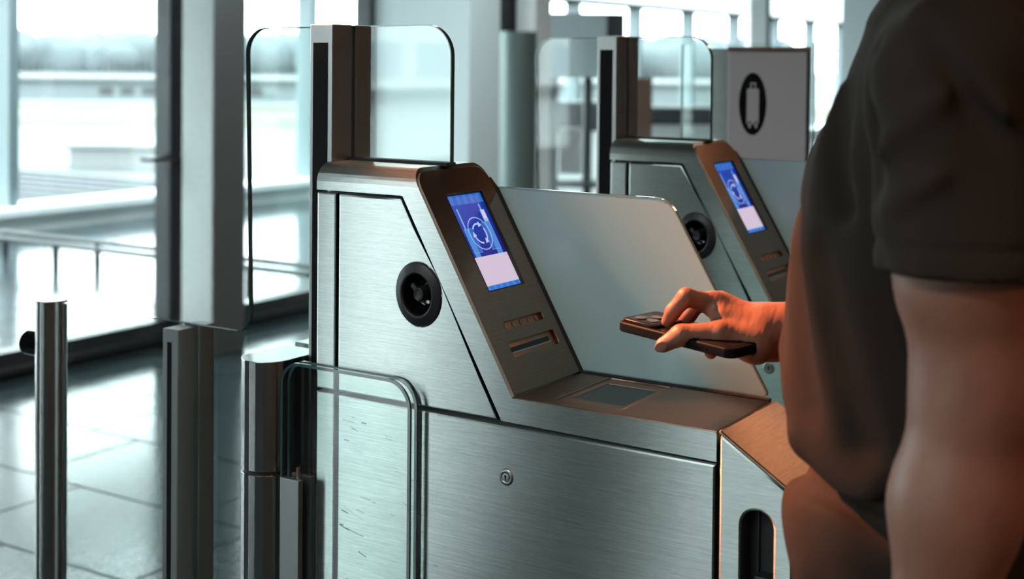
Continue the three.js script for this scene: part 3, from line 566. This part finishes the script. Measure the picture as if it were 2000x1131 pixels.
const cap = (a, b, ra, rb) => { const dx = b[0] - a[0], dy = b[1] - a[1], dz = b[2] - a[2], L = dx * dx + dy * dy + dz * dz; return (x, y, z) => { let t = ((x - a[0]) * dx + (y - a[1]) * dy + (z - a[2]) * dz) / L; t = t < 0 ? 0 : t > 1 ? 1 : t; const px = x - a[0] - t * dx, py = y - a[1] - t * dy, pz = z - a[2] - t * dz; return Math.sqrt(px * px + py * py + pz * pz) - ra - t * (rb - ra); }; };
const ell = (c, r) => (x, y, z) => { const a = (x - c[0]) / r[0], b = (y - c[1]) / r[1], d = (z - c[2]) / r[2], k0 = Math.hypot(a, b, d), k1 = Math.hypot(a / r[0], b / r[1], d / r[2]); return k1 < 1e-9 ? -Math.min(...r) : k0 * (k0 - 1) / k1; };
const union = (list, k) => (x, y, z) => { let d = 1e3; for (const f of list) d = smin(d, f(x, y, z), k); return d; };
const lerpTable = (T) => (y) => { if (y <= T[0][0]) return T[0]; for (let i = 1; i < T.length; i++) if (y <= T[i][0]) { let t = (y - T[i - 1][0]) / (T[i][0] - T[i - 1][0]); t = t * t * (3 - 2 * t) * 0.5 + t * 0.5; return T[i].map((v, k) => T[i - 1][k] + t * (v - T[i - 1][k])); } return T[T.length - 1]; };
const CZ = 0.09;
const prof = lerpTable([[0.80, 0.285, 0.128, 0.180], [0.93, 0.276, 0.130, 0.180], [1.00, 0.272, 0.135, 0.180], [1.06, 0.276, 0.124, 0.176], [1.12, 0.270, 0.132, 0.178], [1.25, 0.271, 0.130, 0.185], [1.33, 0.277, 0.117, 0.190], [1.40, 0.288, 0.092, 0.180], [1.46, 0.298, 0.088, 0.150], [1.53, 0.315, 0.066, 0.080]]);
const torso = (grow) => (x, y, z) => { const [, cx, a0, b0] = prof(y), a = a0 + grow, b = b0 + grow, u = (x - cx) / a, w = (z - CZ) / b, k0 = Math.hypot(u, w), k1 = Math.hypot(u / a, w / b); const d = k1 < 1e-9 ? -a : k0 * (k0 - 1) / k1; return Math.max(d, y - 1.545, 0.80 - y); };
const skinColor = (x, y, z) => { const n = 0.5 * noise(x * 60 + 9, y * 60 + z * 45) + 0.5 * noise(x * 220, y * 210 + z * 190), f = 0.88 + 0.2 * n; return [0.235 * f, (0.092 + 0.016 * n) * f, 0.064 * f]; };
const LS = [0.325, 1.415, 0.275], L1 = [0.3462, 1.2562, 0.3217], LE = [0.3549, 1.1712, 0.3191], LF = [0.3453, 1.0834, 0.3304], LW = [0.327, 0.900, 0.348];
const RS = [0.29, 1.415, -0.095], RE = [0.262, 1.118, -0.185], RW = [0.0273, 1.1140, -0.0758];
const person = thing('person', 'man in a dark olive T-shirt reaching his phone towards the reader', 'person');
{
  const legs = [cap([0.31, 0.92, 0.17], [0.32, 0.50, 0.185], 0.082, 0.056), cap([0.32, 0.50, 0.185], [0.35, 0.09, 0.19], 0.054, 0.038), cap([0.31, 0.92, 0.01], [0.27, 0.50, -0.005], 0.082, 0.056), cap([0.27, 0.50, -0.005], [0.28, 0.09, -0.01], 0.054, 0.038)];
  const head = union([ell([0.285, 1.715, CZ], [0.098, 0.112, 0.077]), ell([0.245, 1.655, CZ], [0.062, 0.075, 0.058]), cap([0.200, 1.705, CZ], [0.176, 1.672, CZ], 0.010, 0.014), cap([0.205, 1.632, CZ - 0.018], [0.205, 1.632, CZ + 0.018], 0.012, 0.012), cap([0.205, 1.722, CZ - 0.035], [0.205, 1.722, CZ + 0.035], 0.014, 0.014), ell([0.215, 1.600, CZ], [0.03, 0.022, 0.03]), ell([0.300, 1.690, CZ + 0.078], [0.020, 0.032, 0.010]), ell([0.300, 1.690, CZ - 0.078], [0.020, 0.032, 0.010])], 0.022);
  const skin = union([torso(-0.02), cap([0.320, 1.48, CZ], [0.295, 1.62, CZ], 0.062, 0.055), head, ...legs,
    cap(LS, L1, 0.050, 0.0468), cap(L1, LE, 0.0462, 0.0418), cap(LE, LF, 0.0416, 0.0452), cap(LF, LW, 0.0452, 0.0285), cap(RS, RE, 0.052, 0.043), cap(RE, RW, 0.044, 0.0265)], 0.03);
  const bodyGeo = nets(skin, [0.0, 0.03, -0.28], [0.52, 1.86, 0.42], 0.010, skinColor);
  // right hand, curled over the phone
  const J = { wrist: [0.0273, 1.114, -0.0758], iM: [-0.0272, 1.1442, -0.0476], iP: [-0.0482, 1.1547, -0.0166], iD: [-0.0623, 1.1374, -0.0131], iT: [-0.0697, 1.1251, -0.0139], mM: [-0.0289, 1.142, -0.0702], mP: [-0.0541, 1.1408, -0.06], mD: [-0.0619, 1.127, -0.0546], mT: [-0.0684, 1.1216, -0.0561], rM: [-0.0284, 1.1337, -0.0941], rP: [-0.0545, 1.1092, -0.1243], rD: [-0.0536, 1.0883, -0.1124], rT: [-0.044, 1.0803, -0.0768], pM: [-0.024, 1.1251, -0.1145], pP: [-0.0401, 1.0988, -0.1451], pD: [-0.0364, 1.0844, -0.1293], pT: [-0.0313, 1.0773, -0.1027], tC: [0.0267, 1.1065, -0.0397], tM: [-0.0053, 1.1172, -0.0130], tI: [-0.0415, 1.116, 0.0098], tT: [-0.0604, 1.1038, 0.0162] };
  const fing = (a, b, c, d, r) => union([cap(a, b, r[0], r[1]), cap(b, c, r[1], r[2]), cap(c, d, r[2], r[3])], 0.004);
  const palm = union([cap(J.wrist, J.iM, 0.020, 0.0125), cap(J.wrist, J.mM, 0.019, 0.0125), cap(J.wrist, J.rM, 0.019, 0.0120), cap(J.wrist, J.pM, 0.019, 0.0110), cap(J.iM, J.pM, 0.0115, 0.0105), cap(J.wrist, J.tC, 0.024, 0.0200), cap(J.tC, J.tM, 0.0205, 0.0152), cap([0.02, 1.119, -0.055], [-0.012, 1.132, -0.035], 0.018, 0.012), cap([0.045, 1.1145, -0.085], [0.012, 1.1095, -0.066], 0.0285, 0.0225)], 0.014);
  const fingers = [fing(J.iM, J.iP, J.iD, J.iT, [0.0122, 0.0102, 0.0088, 0.0074]), fing(J.mM, J.mP, J.mD, J.mT, [0.0120, 0.0102, 0.0088, 0.0075]), fing(J.rM, J.rP, J.rD, J.rT, [0.0115, 0.0098, 0.0085, 0.0072]), fing(J.pM, J.pP, J.pD, J.pT, [0.0105, 0.0086, 0.0074, 0.0064]), union([cap(J.tM, J.tI, 0.0146, 0.0120), cap(J.tI, J.tT, 0.0116, 0.0086)], 0.005)];
  const foreR = cap(RE, RW, 0.044, 0.0265), inv = phoneM.clone().invert().elements;
  const phoneBox = (x, y, z) => { const X = inv[0] * x + inv[4] * y + inv[8] * z + inv[12] - PH.len / 2, Y = inv[1] * x + inv[5] * y + inv[9] * z + inv[13] - 0.006, Z = inv[2] * x + inv[6] * y + inv[10] * z + inv[14] - PH.wid / 2; const a = Math.abs(X) - PH.len / 2 + 0.003, b = Math.abs(Y) - 0.0064 + 0.003, c = Math.abs(Z) - PH.wid / 2 + 0.003; return Math.hypot(Math.max(a, 0), Math.max(b, 0), Math.max(c, 0)) + Math.min(Math.max(a, b, c), 0) - 0.003; };
  const creases = [[J.iP, 0.0012], [J.iD, 0.0010], [J.mP, 0.001], [J.tI, 0.0012]];
  const hand = (x, y, z) => {
    let d = palm(x, y, z); for (const f of fingers) d = smin(d, f(x, y, z), 0.005);
    d = smin(d, foreR(x, y, z), 0.02);
    // tendons and skin folds over the back of the hand
    d += 0.00018 * (noise(x * 300, y * 300 + z * 260) - 0.5) * 2;
    return Math.max(d, -phoneBox(x, y, z));
  };
  const handGeo = nets(hand, [-0.095, 1.045, -0.175], [0.13, 1.18, 0.045], 0.0021, skinColor);
  // left hand hanging at the side
  const lh = (dx, dy, dz) => [LW[0] + dx, LW[1] + dy, LW[2] + dz];
  const left = union([cap(lh(0, 0.03, 0), lh(0, -0.02, 0), 0.029, 0.024), ell(lh(-0.012, -0.06, 0.003), [0.042, 0.055, 0.017]), ...[[-0.042, -0.10, 0.073], [-0.020, -0.105, 0.082], [0.002, -0.104, 0.075], [0.022, -0.098, 0.058]].map(([dx, dy, l]) => union([cap(lh(dx, dy, 0.003), lh(dx - 0.006, dy - l * 0.55, -0.004), 0.0105, 0.009), cap(lh(dx - 0.006, dy - l * 0.55, -0.004), lh(dx - 0.002, dy - l, -0.018), 0.009, 0.0072)], 0.003)), cap(lh(-0.03, -0.03, 0.0), lh(-0.058, -0.075, -0.008), 0.015, 0.011), cap(lh(-0.058, -0.075, -0.008), lh(-0.060, -0.105, -0.014), 0.011, 0.0085)], 0.008);
  const leftGeo = nets(left, [0.23, 0.70, 0.29], [0.40, 0.96, 0.40], 0.003, skinColor);
  const all = mergeGeometries([bodyGeo, handGeo, leftGeo]);
  part('body', all, P({ vertexColors: true, roughness: 0.52, sheen: 0.15, sheenColor: lin(0.5, 0.25, 0.18), sheenRoughness: 0.5 }), person);
  // nails
  const nail = (p, dir, n, r, l) => { const N = V3(...n).normalize(), D = V3(...dir).normalize(), Sd = V3().crossVectors(D, N).normalize(); D.crossVectors(Sd, N); const g = new THREE.SphereGeometry(1, 16, 10).scale(r, 0.0012, l); g.applyMatrix4(new THREE.Matrix4().makeBasis(Sd, N, D.clone().crossVectors(Sd, N)).setPosition(...p)); return g; };
  const nailM = P({ color: lin(0.30, 0.145, 0.12), roughness: 0.3 });
  part('thumb_nail', nail([-0.0585, 1.1035, 0.0254], [-0.8, -0.45, 0.2], [0.35, -0.1, 0.9], 0.0058, 0.0078), nailM, person);
  // face and hair, above the picture
  for (const s of [-1, 1]) { part('eye', new THREE.SphereGeometry(0.012, 20, 14).translate(0.200, 1.702, CZ + s * 0.031), S({ color: lin(0.75, 0.72, 0.7), roughness: 0.2 }), person); }
  const hairF = (x, y, z) => Math.max(union([ell([0.297, 1.732, CZ], [0.105, 0.112, 0.085])], 0.01)(x, y, z), -(ell([0.245, 1.665, CZ], [0.085, 0.10, 0.095])(x, y, z)), 1.63 - y) + 0.003 * (noise(x * 180, y * 60 + z * 180) - 0.5);
  part('hair', nets(hairF, [0.17, 1.60, -0.03], [0.42, 1.87, 0.21], 0.005), S({ color: lin(0.035, 0.022, 0.014), roughness: 0.7 }), person);

  /* T-shirt: torso and two sleeves with folds and hems */
  const ridge = (a, b, w, h) => { const c = cap(a, b, 0, 0); return (x, y, z) => { const d = c(x, y, z) / w; return d > 3 ? 0 : h * Math.exp(-d * d); }; };
  const folds = [
    ridge([0.20, 1.44, 0.24], [0.235, 1.30, 0.265], 0.014, -0.012), ridge([0.205, 1.40, 0.22], [0.205, 1.30, 0.24], 0.012, 0.006), ridge([0.185, 1.36, 0.16], [0.175, 1.27, 0.20], 0.012, 0.003),
    ridge([0.145, 1.27, 0.12], [0.150, 1.15, 0.16], 0.014, 0.007), ridge([0.150, 1.15, 0.16], [0.185, 1.085, 0.225], 0.016, 0.010), ridge([0.185, 1.085, 0.225], [0.26, 1.060, 0.27], 0.018, 0.013),
    ridge([0.16, 1.27, 0.20], [0.19, 1.12, 0.245], 0.022, -0.008), ridge([0.21, 1.25, 0.255], [0.25, 1.10, 0.27], 0.02, -0.006),
    ridge([0.14, 1.030, 0.10], [0.17, 1.050, 0.20], 0.016, -0.018), ridge([0.17, 1.050, 0.20], [0.28, 1.042, 0.27], 0.017, -0.024),
    ridge([0.15, 1.00, 0.14], [0.20, 0.97, 0.24], 0.022, 0.008), ridge([0.145, 0.985, 0.10], [0.25, 0.94, 0.27], 0.012, -0.006),
  ];
  const sleeveFolds = [ridge([0.315, 1.46, 0.33], [0.41, 1.36, 0.375], 0.012, 0.008), ridge([0.33, 1.44, 0.35], [0.41, 1.32, 0.385], 0.014, -0.007), ridge([0.285, 1.43, 0.32], [0.285, 1.33, 0.345], 0.012, -0.006), ridge([0.285, 1.35, 0.355], [0.345, 1.40, 0.375], 0.010, 0.004), ridge([0.30, 1.31, 0.365], [0.36, 1.35, 0.39], 0.010, 0.004)];
  const tors = torso(0.006), slA = cap([0.315, 1.415, 0.235], [0.335, 1.405, 0.295], 0.066, 0.066), slB = cap([0.335, 1.405, 0.295], [0.3475, 1.258, 0.322], 0.066, 0.0705), slR = union([cap([0.295, 1.415, -0.06], [0.29, 1.405, -0.115], 0.066, 0.066), cap([0.29, 1.405, -0.115], [0.275, 1.25, -0.15], 0.066, 0.070)], 0.03);
  const armIn = cap([0.3480, 1.275, 0.3200], [0.3480, 1.20, 0.3226], 0.0570, 0.0655), armInR = cap([0.276, 1.27, -0.145], [0.272, 1.20, -0.16], 0.056, 0.060);
  const neckHole = cap([0.318, 1.50, CZ], [0.30, 1.60, CZ], 0.064, 0.075);
  const hemY = (x) => 1.263 + 0.02 * (x - 0.35);
  const shirt = (x, y, z) => {
    let t = tors(x, y, z);
    let f = 0; for (const r of folds) f += r(x, y, z);
    t -= 1.35 * f; t -= 0.0025 * (noise(x * 26 + 3, y * 16 + z * 26) - 0.5) * 2;
    let s = smin(slA(x, y, z), slB(x, y, z), 0.03); for (const r of sleeveFolds) s -= 1.5 * r(x, y, z);
    s -= 0.003 * (noise(x * 30 + 11, y * 22 + z * 24) - 0.5) * 2;
    const hd = y - hemY(x); s += 0.0032 * Math.exp(-Math.pow((hd - 0.022) / 0.0042, 2));   // stitched hem
    s = Math.max(s, -hd, -armIn(x, y, z));
    let r = Math.max(slR(x, y, z), 1.25 - y, -armInR(x, y, z));
    let d = smin(smin(t, s, 0.022), r, 0.03);
    return Math.max(d, -neckHole(x, y, z), 0.845 - y);
  };
  const shirtGeo = nets(shirt, [0.10, 0.83, -0.23], [0.46, 1.56, 0.415], 0.0048);
  // cloth texture: knit grain on boxed coordinates
  const knit = dataTex(256, 256, (x, y) => { const v = 0.5 + 0.28 * Math.sin(x * Math.PI / 4) * Math.cos(y * Math.PI / 4) + 0.25 * (rnd() - 0.5); return v; }); knit.repeat.set(12, 12);
  part('t_shirt', (() => { const g = shirtGeo, p = g.attributes.position, uv = new Float32Array(p.count * 2); for (let i = 0; i < p.count; i++) { uv[2 * i] = p.getX(i) * 0.7 + p.getZ(i); uv[2 * i + 1] = p.getY(i); } g.setAttribute('uv', new THREE.BufferAttribute(uv, 2)); return g; })(), P({ color: lin(0.027, 0.0195, 0.0148), roughness: 0.9, bumpMap: knit, bumpScale: 0.0004, sheen: 0.03, specularIntensity: 0.22, sheenColor: lin(0.3, 0.26, 0.22), sheenRoughness: 0.6 }), person, 'dark olive cotton T-shirt');
  // trousers and shoes, below the picture
  const tr = union([torso(0.012), cap([0.31, 0.90, 0.17], [0.32, 0.50, 0.185], 0.098, 0.074), cap([0.32, 0.50, 0.185], [0.35, 0.08, 0.19], 0.074, 0.060), cap([0.31, 0.90, 0.01], [0.27, 0.50, -0.005], 0.098, 0.074), cap([0.27, 0.50, -0.005], [0.28, 0.08, -0.01], 0.074, 0.060)], 0.03);
  part('trousers', nets((x, y, z) => Math.max(tr(x, y, z) , y - 0.90, 0.06 - y), [0.12, 0.04, -0.14], [0.46, 0.92, 0.32], 0.009), S({ color: lin(0.015, 0.016, 0.02), roughness: 0.85 }), person);
  for (const [x, z] of [[0.35, 0.19], [0.28, -0.01]]) part('shoe', nets(union([cap([x + 0.03, 0.05, z], [x - 0.06, 0.045, z], 0.045, 0.042), cap([x - 0.06, 0.04, z], [x - 0.16, 0.034, z], 0.042, 0.033)], 0.03), [x - 0.23, 0, z - 0.08], [x + 0.12, 0.12, z + 0.08], 0.006), S({ color: lin(0.03, 0.03, 0.033), roughness: 0.6 }), person);
}

/* ------------------------------------------------------------------ lamps */
LAMPS.forEach(([x, z, w, d, s, cool], i) => {
  const l = thing('ceiling_lamp', ['wide warm ceiling panel over the lanes ahead', 'warm ceiling panel above the way in, beside the traveller', 'warm ceiling panel nearest the back wall of the hall', 'added cool white ceiling panel brightening the grey pillar', 'added cool white ceiling panel brightening the far white column', 'added cool white ceiling panel brightening the gates and the sign'][i], 'lamp', [x, CEIL, z]);
  part('housing', box(-w / 2 - 0.03, w / 2 + 0.03, -0.05, 0, -d / 2 - 0.03, d / 2 + 0.03, 0.004), M.frame, l);
  part('diffuser', box(-w / 2, w / 2, -0.056, -0.05, -d / 2, d / 2, 0.001), cool ? M.coolGlow : M.lampGlow, l);
  const r = new THREE.RectAreaLight(cool ? COOL : WARM, s, w, d); r.position.set(0, -0.062, 0); r.rotation.x = -Math.PI / 2; l.add(r);
});

{ // one warm spotlight hung from the ceiling, turned to the console and the traveller
  const p = V3(-2.1, 2.84, 0.14), q = V3(0.06, 1.14, 0.02), d = q.clone().sub(p).normalize(), o = thing('track_spotlight', 'black ceiling spotlight turned to the first console', 'spotlight', [p.x, p.y, p.z]);
  const tip = d.clone().multiplyScalar(0.06), tail = d.clone().multiplyScalar(-0.09);
  part('housing', new THREE.CylinderGeometry(0.045, 0.05, 0.15, 28, 1, true).applyQuaternion(new THREE.Quaternion().setFromUnitVectors(V3(0, 1, 0), d)).translate(-d.x * 0.015, -d.y * 0.015, -d.z * 0.015), M.blackPlastic, o);
  part('yoke', cyl(0.008, [0, CEIL - p.y, 0], [0, 0.03, 0], 12), M.blackPlastic, o);
  part('bulb', new THREE.SphereGeometry(0.03, 20, 14), S({ color: lin(0.8, 0.6, 0.5), emissive: lin(1.0, 0.33, 0.15), emissiveIntensity: 8 }), o);
  const l = new THREE.SpotLight(lin(1.0, 0.33, 0.15), SPOT, 0, 0.112, 0.8, 2); l.position.set(0, 0, 0); l.shadow.radius = 1.4; l.castShadow = true; l.target.position.copy(q.clone().sub(p)); o.add(l, l.target);
}

renderer.render(scene, camera);
